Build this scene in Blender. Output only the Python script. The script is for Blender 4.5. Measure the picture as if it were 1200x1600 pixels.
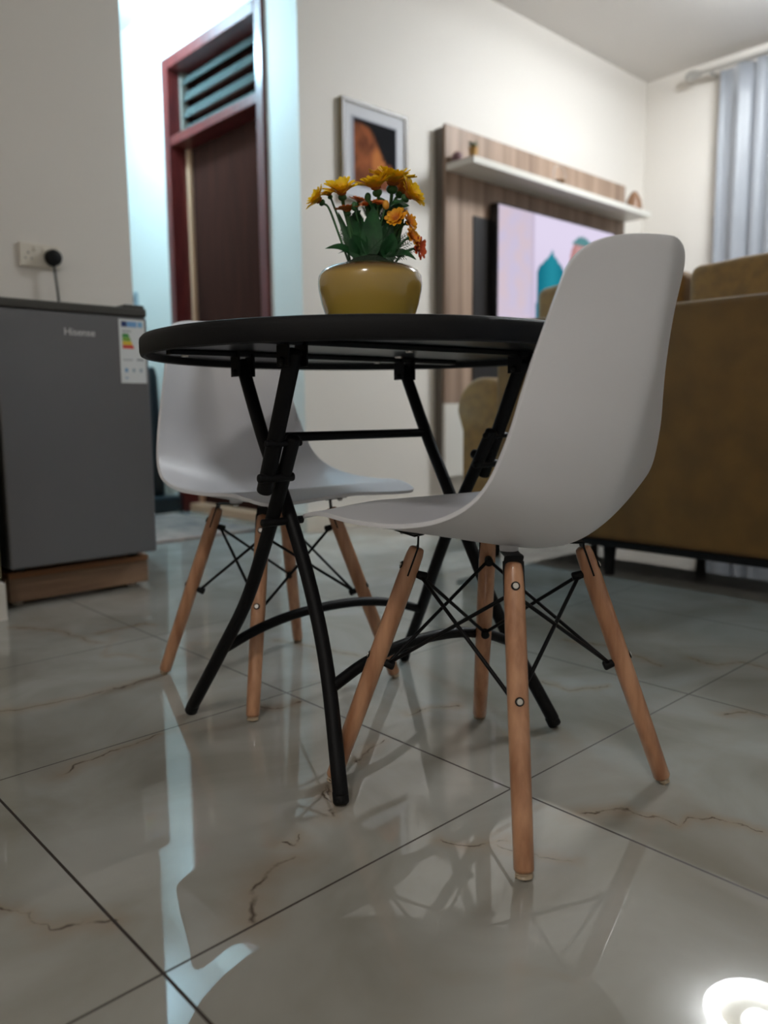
import bpy, bmesh, math, random
from mathutils import Vector, Matrix, noise
from math import sin, cos, pi, radians, sqrt

for o in list(bpy.data.objects):
    bpy.data.objects.remove(o)
SC = bpy.context.scene
COL = SC.collection
random.seed(7)

# ------------------------------------------------------------------ camera
cam_d = bpy.data.cameras.new('camera')
cam = bpy.data.objects.new('camera', cam_d)
COL.objects.link(cam)
cF, cR, cU = Vector((0.67649, 0.72518, -0.12836)), Vector((0.73043, -0.68294, -0.00871)), Vector((0.09398, 0.08786, 0.99169))
M = Matrix((cR, cU, -cF)).transposed().to_4x4()
M.translation = Vector((0, 0, 0.598))
cam.matrix_world = M
cam_d.sensor_fit = 'VERTICAL'
cam_d.sensor_height = 36
cam_d.lens = 27.81
cam_d.clip_start = 0.02
cam_d.dof.use_dof = True
cam_d.dof.focus_distance = 1.22
cam_d.dof.aperture_fstop = 2.7
SC.camera = cam

# ------------------------------------------------------------------ world, exposure, lamps' strengths
w = bpy.data.worlds.new('world')
SC.world = w
w.use_nodes = True
w.node_tree.nodes['Background'].inputs[0].default_value = (0.6, 0.7, 0.85, 1)
w.node_tree.nodes['Background'].inputs[1].default_value = 0.05
SC.view_settings.view_transform = 'Standard'
SC.view_settings.look = 'None'
SC.view_settings.gamma = 1
SC.view_settings.use_curve_mapping = False
SC.view_settings.exposure = 0.0
MAIN_LAMP = 150.0      # living-room ceiling ring lamp
MAIN_COL = (0.90, 0.96, 1.0)
HALL_LAMP = 290.0     # hallway ceiling lamp
HALL_COL = (0.47, 0.82, 1.06)
KITCHEN_LAMP = 86.0    # kitchen ceiling lamp behind the camera
KITCHEN_COL = (1.0, 0.97, 0.93)

# ------------------------------------------------------------------ materials
def S(c):
    """sRGB 0-255 to linear"""
    r = []
    for v in c:
        v /= 255
        r.append(v / 12.92 if v <= 0.04045 else ((v + 0.055) / 1.055) ** 2.4)
    return (*r, 1)

def mat(name, col, rough=0.5, metal=0.0, bump=None, var=None, coat=0.0, spec=0.5, sheen=0.0, bump_d=0.001, attr=None, stretch=(1, 1, 1)):
    m = bpy.data.materials.new(name)
    m.use_nodes = True
    nt = m.node_tree
    b = nt.nodes['Principled BSDF']
    b.inputs['Base Color'].default_value = col
    b.inputs['Roughness'].default_value = rough
    b.inputs['Metallic'].default_value = metal
    b.inputs['Specular IOR Level'].default_value = spec
    b.inputs['Coat Weight'].default_value = coat
    b.inputs['Coat Roughness'].default_value = 0.06
    b.inputs['Sheen Weight'].default_value = sheen
    tc = nt.nodes.new('ShaderNodeTexCoord')
    mp = nt.nodes.new('ShaderNodeMapping')
    mp.inputs['Scale'].default_value = stretch
    nt.links.new(tc.outputs['Object'], mp.inputs['Vector'])
    if attr:
        a = nt.nodes.new('ShaderNodeAttribute')
        a.attribute_name = attr
        nt.links.new(a.outputs['Color'], b.inputs['Base Color'])
    if var:                     # (scale, second colour)
        n = nt.nodes.new('ShaderNodeTexNoise')
        n.inputs['Scale'].default_value = var[0]
        n.inputs['Detail'].default_value = 5
        nt.links.new(mp.outputs['Vector'], n.inputs['Vector'])
        r = nt.nodes.new('ShaderNodeValToRGB')
        r.color_ramp.elements[0].position = 0.35
        r.color_ramp.elements[1].position = 0.65
        r.color_ramp.elements[0].color = col
        r.color_ramp.elements[1].color = var[1]
        nt.links.new(n.outputs['Fac'], r.inputs['Fac'])
        nt.links.new(r.outputs['Color'], b.inputs['Base Color'])
    if bump:                    # (scale, strength)
        n = nt.nodes.new('ShaderNodeTexNoise')
        n.inputs['Scale'].default_value = bump[0]
        n.inputs['Detail'].default_value = 3
        nt.links.new(mp.outputs['Vector'], n.inputs['Vector'])
        bp = nt.nodes.new('ShaderNodeBump')
        bp.inputs['Strength'].default_value = bump[1]
        bp.inputs['Distance'].default_value = bump_d
        nt.links.new(n.outputs['Fac'], bp.inputs['Height'])
        nt.links.new(bp.outputs['Normal'], b.inputs['Normal'])
    return m

def emis(name, col, strength, attr=None):
    m = bpy.data.materials.new(name)
    m.use_nodes = True
    nt = m.node_tree
    for n in list(nt.nodes):
        nt.nodes.remove(n)
    e = nt.nodes.new('ShaderNodeEmission')
    e.inputs[0].default_value = (*col[:3], 1)
    e.inputs[1].default_value = strength
    o = nt.nodes.new('ShaderNodeOutputMaterial')
    nt.links.new(e.outputs[0], o.inputs[0])
    if attr:
        a = nt.nodes.new('ShaderNodeAttribute')
        a.attribute_name = attr
        nt.links.new(a.outputs['Color'], e.inputs[0])
    return m

MT = {}
MT['wall'] = mat('painted_wall', S((224, 218, 210)), 0.6, bump=(180, 0.15))
MT['ceiling'] = mat('ceiling_paint', S((226, 222, 218)), 0.8)
MT['skirting'] = mat('skirting_tile', S((222, 214, 200)), 0.15, var=(3, S((205, 196, 182))))
MT['mahogany'] = mat('mahogany', S((104, 40, 36)), 0.28, var=(9, S((80, 28, 27))), stretch=(6, 6, 0.6))
MT['dark_door'] = mat('dark_door', S((58, 34, 28)), 0.8, spec=0.0, var=(5, S((50, 30, 25))), stretch=(5, 5, 0.4))
MT['doorstop'] = mat('pale_timber', S((196, 150, 118)), 0.5)
MT['shell'] = mat('moulded_plastic', S((220, 220, 224)), 0.42, bump=(900, 0.22), spec=0.45)
MT['beech'] = mat('beech_wood', S((196, 146, 110)), 0.32, var=(16, S((158, 108, 76))), stretch=(3, 3, 0.35), coat=0.5)
MT['black'] = mat('black_powder_coat', S((11, 11, 13)), 0.48, bump=(1200, 0.25), spec=0.18)
MT['tabletop'] = mat('black_textured_plastic', S((11, 11, 13)), 0.45, bump=(1500, 0.5), spec=0.2)
MT['under'] = mat('black_smooth_underside', S((11, 11, 13)), 0.34, spec=0.3)
MT['steel'] = mat('zinc_screw', S((190, 188, 184)), 0.3, metal=1)
MT['glide'] = mat('clear_glide', S((176, 158, 134)), 0.2)
MT['rubber'] = mat('black_rubber', S((13, 13, 14)), 0.6, spec=0.2)
MT['fridge'] = mat('silver_panel', S((114, 114, 117)), 0.36, metal=0.45, bump=(700, 0.08))
MT['fridge_dark'] = mat('dark_grey_cap', S((66, 64, 60)), 0.5)
MT['fridge_side'] = mat('fridge_side', S((70, 73, 77)), 0.45)
MT['white_plastic'] = mat('white_plastic', S((222, 214, 200)), 0.35)
MT['label'] = mat('paper_label', S((226, 230, 232)), 0.5)
MT['text_light'] = mat('light_badge', S((225, 225, 226)), 0.3)
MT['old_wood'] = mat('raw_board', S((140, 112, 88)), 0.6, var=(6, S((112, 86, 66))), stretch=(0.5, 5, 5))
MT['old_wood_edge'] = mat('raw_board_edge', S((150, 100, 58)), 0.6, var=(6, S((120, 76, 42))), stretch=(0.5, 5, 5))
MT['cab'] = mat('olive_cabinet', S((120, 110, 82)), 0.5)
MT['granite'] = mat('granite', S((60, 58, 56)), 0.2, var=(60, S((110, 105, 100))))
MT['sofa'] = mat('mustard_velvet', S((140, 102, 42)), 0.8, var=(26, S((122, 88, 36))), bump=(420, 0.5), sheen=0.25)
MT['sofa_back'] = mat('mustard_weave', S((114, 82, 33)), 0.85, var=(9, S((98, 70, 28))), bump=(600, 0.6), sheen=0.1)
MT['curtain'] = mat('grey_satin', S((142, 145, 151)), 0.42, sheen=0.3)
MT['rail'] = mat('satin_nickel', S((190, 188, 184)), 0.35, metal=0.7)
MT['tv_black'] = mat('tv_black', S((20, 20, 22)), 0.25)
MT['niche'] = mat('black_panel', S((32, 29, 28)), 0.4)
MT['white_shelf'] = mat('white_laminate', S((214, 210, 202)), 0.3)
MT['panel_edge'] = mat('panel_edge', S((96, 88, 80)), 0.5)
MT['frame_gold'] = mat('champagne_frame', S((150, 135, 104)), 0.4, metal=0.3)
MT['frame_grey'] = mat('grey_frame', S((120, 112, 108)), 0.4)
MT['mat_board'] = mat('pale_mount', S((196, 197, 202)), 0.6)
MT['mat_inner'] = mat('grey_mount', S((146, 148, 160)), 0.6)
MT['art'] = mat('printed_art', (1, 1, 1, 1), 0.85, spec=0.1, attr='Col')
MT['pot_small'] = mat('small_gold_pot', S((172, 130, 66)), 0.4)
MT['green'] = mat('leaf_green', S((38, 92, 48)), 0.45, var=(60, S((28, 72, 40))))
MT['green_stem'] = mat('stem_green', S((52, 100, 52)), 0.5)
MT['green_dark'] = mat('fern_green', S((44, 84, 50)), 0.5)
MT['petal'] = mat('petals', (1, 1, 1, 1), 0.6, attr='Col')
MT['flower_eye'] = mat('flower_eye', S((176, 98, 28)), 0.7, bump=(900, 0.6))
MT['moss'] = mat('dark_moss', S((30, 48, 30)), 0.9, bump=(150, 1.0), bump_d=0.004)
MT['rug'] = mat('rug', S((158, 136, 124)), 0.9, var=(9, S((118, 104, 100))), bump=(300, 0.8))
MT['glass_blade'] = mat('louvre_glass', S((78, 86, 84)), 0.12, spec=0.6)
MT['aluminium'] = mat('louvre_channel', S((150, 140, 128)), 0.4, metal=0.4)
MT['cone'] = mat('brown_ornament', S((120, 86, 60)), 0.5)
MT['bronze'] = mat('bronze_ornament', S((120, 88, 60)), 0.35, metal=0.5)
MT['plum'] = mat('plum_ornament', S((112, 80, 84)), 0.5)
MT['dark_plastic'] = mat('dark_plastic', S((38, 46, 50)), 0.35)
MT['ring'] = emis('ring_lamp_glow', MAIN_COL, MAIN_LAMP)
MT['hallglow'] = emis('hall_lamp_glow', HALL_COL, HALL_LAMP)
MT['kitglow'] = emis('kitchen_lamp_glow', KITCHEN_COL, KITCHEN_LAMP)
MT['screen'] = emis('tv_screen_glow', (1, 1, 1), 1.0, attr='Col')

# pot glaze: mustard body, brown shoulder band (a glaze colour of its own)
def pot_glaze():
    m = mat('pot_glaze', S((150, 124, 50)), 0.16, coat=0.6)
    nt = m.node_tree
    b = nt.nodes['Principled BSDF']
    tc = nt.nodes.new('ShaderNodeTexCoord')
    sp = nt.nodes.new('ShaderNodeSeparateXYZ')
    nt.links.new(tc.outputs['Object'], sp.inputs[0])
    r = nt.nodes.new('ShaderNodeValToRGB')
    mr = nt.nodes.new('ShaderNodeMapRange')
    mr.inputs[1].default_value = 0
    mr.inputs[2].default_value = 0.131
    nt.links.new(sp.outputs[2], mr.inputs[0])
    nt.links.new(mr.outputs[0], r.inputs[0])
    e = r.color_ramp.elements
    e[0].position = 0.3
    e[0].color = S((182, 154, 66))
    e[1].position = 1.0
    e[1].color = S((50, 36, 20))
    x = e.new(0.84)
    x.color = S((178, 146, 74))
    x = e.new(0.93)
    x.color = S((92, 68, 38))
    nt.links.new(r.outputs[0], b.inputs['Base Color'])
    return m
MT['glaze'] = pot_glaze()

def wood_panel():
    m = mat('oak_laminate', S((158, 133, 114)), 0.5)
    nt = m.node_tree
    b = nt.nodes['Principled BSDF']
    tc = nt.nodes.new('ShaderNodeTexCoord')
    mp = nt.nodes.new('ShaderNodeMapping')
    mp.inputs['Scale'].default_value = (14, 14, 0.5)
    nt.links.new(tc.outputs['Object'], mp.inputs['Vector'])
    n = nt.nodes.new('ShaderNodeTexNoise')
    n.inputs['Scale'].default_value = 1.3
    n.inputs['Detail'].default_value = 6
    nt.links.new(mp.outputs[0], n.inputs['Vector'])
    r = nt.nodes.new('ShaderNodeValToRGB')
    r.color_ramp.elements[0].position = 0.3
    r.color_ramp.elements[0].color = S((120, 98, 82))
    r.color_ramp.elements[1].position = 0.7
    r.color_ramp.elements[1].color = S((176, 150, 130))
    nt.links.new(n.outputs['Fac'], r.inputs[0])
    nt.links.new(r.outputs[0], b.inputs['Base Color'])
    return m
MT['oak'] = wood_panel()

# ---- glossy marble-look floor tiles
VEINS = [(3, [(0.475, 0.739), (0.511, 0.795), (0.547, 0.814), (0.591, 0.81)]), (2, [(0.598, 0.856), (0.604, 0.841), (0.626, 0.859)]), (2, [(0.288, 0.891), (0.319, 0.877), (0.35, 0.856)]), (1.2, [(0.265, 0.977), (0.28, 0.956), (0.288, 0.891)]), (2.2, [(0.961, 0.615), (0.995, 0.59), (1.027, 0.574)]), (1.2, [(1.027, 0.574), (1.035, 0.535), (1.035, 0.495), (1.069, 0.493), (1.093, 0.475), (1.109, 0.4)]), (1.6, [(0.765, 0.708), (0.775, 0.669), (0.803, 0.658), (0.83, 0.646)]), (1.2, [(0.803, 0.658), (0.813, 0.622), (0.856, 0.548)]), (2.5, [(0.461, 1.288), (0.485, 1.301), (0.52, 1.306)]), (1.6, [(0.52, 1.306), (0.588, 1.313), (0.654, 1.32)]), (2.0, [(0.476, 1.652), (0.555, 1.625), (0.625, 1.617), (0.803, 1.623)]), (2.2, [(0.74, 0.92), (0.749, 0.952), (0.715, 0.901), (0.694, 0.867)]), (2.0, [(0.847, 0.974), (0.892, 0.995), (0.933, 1.009)]), (1.5, [(1.06, 1.068), (1.119, 1.053), (1.156, 1.031)]), (1.6, [(1.787, 0.849), (1.779, 0.775), (1.85, 0.746), (1.84, 0.684)]), (1.2, [(1.403, 0.992), (1.399, 0.923), (1.478, 0.878)]), (1.6, [(1.496, 0.628), (1.547, 0.606), (1.547, 0.57)]), (1.2, [(1.701, 1.144), (1.745, 1.022), (1.685, 0.869)]), (1.5, [(0.862, 1.323), (0.883, 1.274), (0.946, 1.272)]), (1.3, [(0.712, 2.299), (0.79, 2.176), (0.816, 1.981)]), (1.4, [(1.166, 1.674), (1.208, 1.537), (1.232, 1.417)]), (1.3, [(0.853, 2.069), (0.996, 2.074), (1.009, 2.042)])]

def floor_mat():
    m = bpy.data.materials.new('marble_tiles')
    m.use_nodes = True
    nt = m.node_tree
    L = nt.links.new
    b = nt.nodes['Principled BSDF']
    tc = nt.nodes.new('ShaderNodeTexCoord')
    def math(op, a, bb=None, cc=None, clamp=False):
        n = nt.nodes.new('ShaderNodeMath')
        n.operation = op
        n.use_clamp = clamp
        for i, v in enumerate((a, bb, cc)):
            if v is None:
                continue
            if isinstance(v, (int, float)):
                n.inputs[i].default_value = v
            else:
                L(v, n.inputs[i])
        return n.outputs[0]
    def vm(op, a, bb=None, sc=None):
        n = nt.nodes.new('ShaderNodeVectorMath')
        n.operation = op
        for i, v in enumerate((a, bb)):
            if v is None:
                continue
            if isinstance(v, tuple):
                n.inputs[i].default_value = v
            else:
                L(v, n.inputs[i])
        if sc is not None:
            L(sc, n.inputs['Scale'])
        return n
    def nz(scale, detail, vec, dist=0.0):
        n = nt.nodes.new('ShaderNodeTexNoise')
        n.inputs['Scale'].default_value = scale
        n.inputs['Detail'].default_value = detail
        n.inputs['Distortion'].default_value = dist
        L(vec, n.inputs['Vector'])
        return n
    P = tc.outputs['Object']
    sep = nt.nodes.new('ShaderNodeSeparateXYZ')
    L(P, sep.inputs[0])
    def line(o, off, wd):
        a = math('ADD', o, -off)
        a = math('DIVIDE', a, 0.6)
        a = math('ADD', a, 0.5)
        a = math('FRACT', a)
        a = math('SUBTRACT', a, 0.5)
        a = math('ABSOLUTE', a)
        a = math('MULTIPLY', a, 0.6)
        return math('LESS_THAN', a, wd)
    g = math('MAXIMUM', line(sep.outputs[0], 0.3547, 0.0020), line(sep.outputs[1], 0.7338, 0.0016))
    # warped position for veins
    wn = nz(22, 4, P)
    wv = vm('SUBTRACT', wn.outputs['Color'], (0.5, 0.5, 0.5)).outputs[0]
    wv = vm('MULTIPLY', wv, (0.045, 0.045, 0)).outputs[0]
    Q = vm('ADD', P, wv).outputs[0]
    acc = None
    for wd, pts in VEINS:
        for k in range(len(pts) - 1):
            A, B = Vector((*pts[k], 0)), Vector((*pts[k + 1], 0))
            d = B - A
            pa = vm('SUBTRACT', Q, tuple(A)).outputs[0]
            h = vm('DOT_PRODUCT', pa, tuple(d / d.length_squared)).outputs['Value']
            h = math('MAXIMUM', math('MINIMUM', h, 1), 0)
            n = nt.nodes.new('ShaderNodeVectorMath')
            n.operation = 'SCALE'
            n.inputs[0].default_value = tuple(d)
            L(h, n.inputs['Scale'])
            q = vm('DISTANCE', pa, n.outputs[0]).outputs['Value']
            q = math('DIVIDE', q, wd)
            acc = q if acc is None else math('MINIMUM', acc, q)
    pat = nz(30, 3, P).outputs['Fac']
    core = math('SUBTRACT', 1, math('DIVIDE', acc, 0.0016), clamp=True)
    pm = math('MULTIPLY', math('SUBTRACT', pat, 0.36), 5, clamp=True)
    core = math('MULTIPLY', core, pm)
    core = math('MULTIPLY', core, 0.85)
    halo = math('SUBTRACT', 1, math('DIVIDE', acc, 0.024), clamp=True)
    halo = math('POWER', halo, 2)
    halo = math('MULTIPLY', halo, 0.42)
    # generic faint veins everywhere
    v1 = nz(1.1, 6, P, 1.2).outputs['Fac']
    v1 = math('ABSOLUTE', math('SUBTRACT', v1, 0.5))
    v1 = math('SUBTRACT', 1, math('MULTIPLY', v1, 42), clamp=True)
    v2 = nz(1.7, 2, P).outputs['Fac']
    v2 = math('MULTIPLY', math('SUBTRACT', v2, 0.52), 5, clamp=True)
    v1 = math('MULTIPLY', math('MULTIPLY', v1, v2), 0.38)
    base = nz(3.2, 5, P, 0.8).outputs['Fac']
    r = nt.nodes.new('ShaderNodeValToRGB')
    r.color_ramp.elements[0].position = 0.3
    r.color_ramp.elements[0].color = S((138, 134, 124))
    r.color_ramp.elements[1].position = 0.7
    r.color_ramp.elements[1].color = S((168, 167, 161))
    L(base, r.inputs[0])
    def mix(fac, c1, c2):
        n = nt.nodes.new('ShaderNodeMix')
        n.data_type = 'RGBA'
        L(fac, n.inputs[0])
        L(c1, n.inputs[6])
        n.inputs[7].default_value = c2
        return n.outputs[2]
    c = mix(v1, r.outputs[0], S((150, 122, 92)))
    c = mix(halo, c, S((146, 118, 88)))
    c = mix(core, c, S((58, 46, 36)))
    c = mix(g, c, S((46, 33, 24)))
    L(c, b.inputs['Base Color'])
    rg = math('ADD', math('MULTIPLY', g, 0.6), 0.012)
    L(rg, b.inputs['Roughness'])
    b.inputs['IOR'].default_value = 1.52
    bn = nz(7, 2, P).outputs['Fac']
    bh = math('SUBTRACT', math('MULTIPLY', bn, 1.0), math('MULTIPLY', g, 1.6))
    bp = nt.nodes.new('ShaderNodeBump')
    bp.inputs['Strength'].default_value = 0.14
    bp.inputs['Distance'].default_value = 0.0012
    L(bh, bp.inputs['Height'])
    L(bp.outputs[0], b.inputs['Normal'])
    return m
MT['floor'] = floor_mat()

# ------------------------------------------------------------------ mesh helpers
def obj(name, bm, m, parent=None, smooth=False, angle=None):
    me = bpy.data.meshes.new(name)
    bmesh.ops.recalc_face_normals(bm, faces=bm.faces[:])
    bm.to_mesh(me)
    bm.free()
    if smooth:
        for p in me.polygons:
            p.use_smooth = True
        if angle:
            me.set_sharp_from_angle(angle=radians(angle))
    for mm in (m if isinstance(m, (list, tuple)) else [m]):
        me.materials.append(mm)
    o = bpy.data.objects.new(name, me)
    COL.objects.link(o)
    if parent:
        o.parent = parent
    return o

def empty(name, loc, label, cat, rz=0, group=None):
    o = bpy.data.objects.new(name, None)
    o.empty_display_size = 0.05
    COL.objects.link(o)
    o.location = loc
    o.rotation_euler = (0, 0, rz)
    tag(o, label, cat, group)
    return o

def tag(o, label, cat, group=None):
    o['label'] = label
    o['category'] = cat
    if group:
        o['group'] = group
    return o

def struct(name, bm, m, smooth=False):
    o = obj(name, bm, m, None, smooth)
    o['kind'] = 'structure'
    return o

def box(bm, x0, x1, y0, y1, z0, z1, bev=0, seg=2):
    vs = [bm.verts.new((x, y, z)) for x in (x0, x1) for y in (y0, y1) for z in (z0, z1)]
    q = [(0, 1, 3, 2), (4, 6, 7, 5), (0, 4, 5, 1), (2, 3, 7, 6), (0, 2, 6, 4), (1, 5, 7, 3)]
    fs = [bm.faces.new([vs[i] for i in f]) for f in q]
    if bev:
        es = list({e for f in fs for e in f.edges})
        bmesh.ops.bevel(bm, geom=es, offset=bev, segments=seg, affect='EDGES', profile=0.5)
    return vs

def bx(*a, **k):
    bm = bmesh.new()
    box(bm, *a, **k)
    return bm

def frame_at(t):
    t = t.normalized()
    a = Vector((0, 0, 1)) if abs(t.z) < 0.95 else Vector((0, 1, 0))
    n = t.cross(a).normalized()
    return n, t.cross(n).normalized()

def tube(bm, pts, r, seg=14, round_end=True, ry=None):
    """swept tube through pts; r a number or list; rounded ends"""
    pts = [Vector(p) for p in pts]
    n = len(pts)
    rs = list(r) if isinstance(r, (list, tuple)) else [r] * n
    P, RR = list(pts), list(rs)
    if round_end:
        t0 = (pts[0] - pts[1]).normalized()
        t1 = (pts[-1] - pts[-2]).normalized()
        r0, r1 = rs[0], rs[-1]
        k = 0.35
        P = [pts[0] + t0 * 0, pts[0] - t0 * r0 * k * 0.4, pts[0] - t0 * r0 * k] + pts[1:-1] + [pts[-1] - t1 * r1 * k, pts[-1] - t1 * r1 * k * 0.4, pts[-1]]
        RR = [r0 * 0.65, r0 * 0.9, r0] + rs[1:-1] + [r1, r1 * 0.9, r1 * 0.65]
    rings = []
    tp = None
    N = None
    for i, p in enumerate(P):
        if i == 0:
            t = P[1] - P[0]
        elif i == len(P) - 1:
            t = P[-1] - P[-2]
        else:
            t = (P[i + 1] - P[i]).normalized() + (P[i] - P[i - 1]).normalized()
        t = t.normalized()
        if N is None:
            N, B = frame_at(t)
        else:
            N = (N - t * N.dot(t)).normalized()
            B = t.cross(N)
        ring = []
        for k in range(seg):
            a = 2 * pi * k / seg
            ring.append(bm.verts.new(p + N * cos(a) * RR[i] + B * sin(a) * RR[i] * (ry or 1)))
        rings.append(ring)
    for i in range(len(rings) - 1):
        for k in range(seg):
            bm.faces.new((rings[i][k], rings[i][(k + 1) % seg], rings[i + 1][(k + 1) % seg], rings[i + 1][k]))
    bm.faces.new(rings[0][::-1])
    bm.faces.new(rings[-1])

def tb(*a, **k):
    bm = bmesh.new()
    tube(bm, *a, **k)
    return bm

def lathe(bm, prof, seg=48, c=(0, 0, 0)):
    rings = []
    for r, z in prof:
        if r < 1e-6:
            rings.append([bm.verts.new((c[0], c[1], c[2] + z))])
        else:
            rings.append([bm.verts.new((c[0] + r * cos(2 * pi * k / seg), c[1] + r * sin(2 * pi * k / seg), c[2] + z)) for k in range(seg)])
    for i in range(len(rings) - 1):
        A, B = rings[i], rings[i + 1]
        for k in range(seg):
            k2 = (k + 1) % seg
            f = []
            for v in (A[k % len(A)], A[k2 % len(A)], B[k2 % len(B)], B[k % len(B)]):
                if v not in f:
                    f.append(v)
            if len(f) > 2:
                bm.faces.new(f)

def lt(prof, seg=48, c=(0, 0, 0)):
    bm = bmesh.new()
    lathe(bm, prof, seg, c)
    return bm

def spline(P, x):
    n = len(P)
    x = min(max(x, 0), n - 1 - 1e-9)
    i = int(x)
    f = x - i
    def g(j):
        if j < 0:
            return [2 * P[0][k] - P[1][k] for k in range(len(P[0]))]
        if j >= n:
            return [2 * P[-1][k] - P[-2][k] for k in range(len(P[0]))]
        return P[j]
    a, b, c, d = g(i - 1), g(i), g(i + 1), g(i + 2)
    return [0.5 * (2 * b[k] + (c[k] - a[k]) * f + (2 * a[k] - 5 * b[k] + 4 * c[k] - d[k]) * f * f + (3 * b[k] - a[k] - 3 * c[k] + d[k]) * f ** 3) for k in range(len(b))]

def smooth_path(P, n=24):
    return [spline(P, i * (len(P) - 1) / n) for i in range(n + 1)]

def copy_tree(o, parent=None):
    c = o.copy()
    COL.objects.link(c)
    if parent:
        c.parent = parent
    for ch in list(o.children):
        copy_tree(ch, c)
    return c

# ================================================================== THE SETTING
CEIL = 2.89
YB = 3.08            # picture / TV / refrigerator wall plane
XR = 5.47            # curtain wall plane
XC = 2.357           # hallway door wall plane
XL = 1.50            # hallway left wall plane
W, D = -1.7, -1.8    # walls behind the camera
HE = 5.9             # hallway end
struct('floor', bx(W - .15, XR + .15, D - .15, HE + .15, -0.1, 0), MT['floor'])
struct('ceiling', bx(W - .15, XR + .15, D - .15, HE + .15, CEIL, CEIL + 0.1), MT['ceiling'])
struct('wall_kitchen', bx(W, XL, YB, YB + 0.12, 0, CEIL), MT['wall'])
struct('wall_hall_left', bx(XL - .12, XL, YB + .12, HE, 0, CEIL), MT['wall'])
struct('wall_hall_end', bx(XL - .12, XC + .15, HE, HE + .12, 0, CEIL), MT['wall'])
struct('wall_back', bx(XC, XR, YB, YB + .15, 0, CEIL), MT['wall'])
DY0, DY1, DZ = 3.335, 4.325, 2.56
bm = bmesh.new()
box(bm, XC, XC + .15, YB + .15, DY0, 0, CEIL)
box(bm, XC, XC + .15, DY1, HE, 0, CEIL)
box(bm, XC, XC + .15, DY0, DY1, DZ, CEIL)
struct('wall_hall_right', bm, MT['wall'])
struct('wall_right', bx(XR, XR + .12, D, YB + .15, 0, CEIL), MT['wall'])
struct('wall_left', bx(W - .12, W, D, YB + .12, 0, CEIL), MT['wall'])
struct('wall_front', bx(W - .12, XR + .12, D - .12, D, 0, CEIL), MT['wall'])
# skirting tiles
bm = bmesh.new()
box(bm, XC - .022, 3.30, YB - .022, YB, 0, 0.095, bev=.002)
struct('baseboard_back', bm, MT['skirting'])
bm = bmesh.new()
box(bm, XC - .022, XC, YB, DY0 - .005, 0, 0.095, bev=.002)
box(bm, XC - .022, XC, DY1 + .005, HE, 0, 0.095, bev=.002)
struct('baseboard_hall', bm, MT['skirting'])
struct('baseboard_right', bx(XR - .015, XR, D, YB, 0, 0.095, bev=.002), MT['skirting'])

# hallway doorway: mahogany frame with a louvred transom over a dark door
door = bpy.data.objects.new('door_1', None)
COL.objects.link(door)
door.location = (XC, (DY0 + DY1) / 2, 0)
door['kind'] = 'structure'
hw = (DY1 - DY0) / 2
fw = 0.062
bm = bmesh.new()
box(bm, -.02, .15, -hw, -hw + fw, 0, DZ, bev=.004)
box(bm, -.02, .15, hw - fw, hw, 0, DZ, bev=.004)
box(bm, -.02, .15, -hw + fw, hw - fw, DZ - fw, DZ, bev=.004)
box(bm, -.012, .15, -hw + fw, hw - fw, 2.09, 2.14, bev=.004)
obj('door_frame', bm, MT['mahogany'], door)
bm = bx(.105, .145, -hw + fw + .002, hw - fw - .034, 0.05, 2.088)
obj('door_leaf', bm, MT['dark_door'], door)
obj('door_stop', bx(.085, .145, hw - fw - .03, hw - fw - .001, 0.05, 2.088), MT['doorstop'], door)
obj('threshold', bx(.02, .148, -hw + fw, hw - fw, 0.0, 0.048, bev=.004), MT['doorstop'], door)
# transom: channels + glass blades
bm = bmesh.new()
for yy in (-hw + fw, hw - fw - .02):
    box(bm, .06, .10, yy, yy + .02, 2.14, DZ - fw)
obj('louvre_channel', bm, MT['aluminium'], door)
obj('transom_backing', bx(.135, .148, -hw + fw, hw - fw, 2.14, DZ - fw), MT['dark_door'], door)
nb = 4
for k in range(nb):
    z = 2.178 + k * (DZ - fw - 2.14) / nb
    bm = bx(-.003, .003, -hw + fw + .02, hw - fw - .02, -.031, .031)
    bmesh.ops.rotate(bm, verts=bm.verts, cent=(0, 0, 0), matrix=Matrix.Rotation(radians(24), 3, 'Y'))
    bmesh.ops.translate(bm, verts=bm.verts, vec=(.08, 0, z + .01))
    obj('louvre_blade', bm, MT['glass_blade'], door)

# ================================================================== TABLE
TC = Vector((.994, 1.099, 0))
TR = radians(-6)
tab = empty('folding_table', TC, 'round black folding table with crossed tubular legs between two pale chairs', 'table', TR)
R = .407
ZT, ZB = .726, .690
bm = bmesh.new()
prof = [(0, ZT - .001), (R * .9, ZT - .001), (R - .012, ZT), (R - .005, ZT - .0015), (R - .001, ZT - .006), (R, ZT - .012), (R, ZB + .008), (R - .002, ZB + .002), (R - .006, ZB), (R - .010, ZB + .002), (R - .012, ZB + .014), (0, ZB + .016)]
lathe(bm, prof, 128)
top = obj('tabletop', bm, [MT['tabletop'], MT['under']], tab, True, 35)
for p in top.data.polygons:
    if p.normal.z < -0.9 and p.center.xy.length < R - .015:
        p.material_index = 1
UZ = ZB + .0145
def u_bracket(xc, hw_, th, y0_, y1_, z0_):
    bm = bmesh.new()
    pr_ = [(-hw_, z0_), (-hw_, UZ), (hw_, UZ), (hw_, z0_), (hw_ - th, z0_), (hw_ - th, UZ - .003), (-hw_ + th, UZ - .003), (-hw_ + th, z0_)]
    A = [bm.verts.new((xc + x, y0_, z)) for x, z in pr_]
    f = bm.faces.new(A)
    g = bmesh.ops.extrude_face_region(bm, geom=[f])
    for v in g['geom']:
        if isinstance(v, bmesh.types.BMVert):
            v.co.y = y1_
    return bm
def sgn_leg(name, path, r):
    return obj(name, tb(smooth_path(path, 26), r, 16), MT['black'], tab, True, 50)
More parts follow.
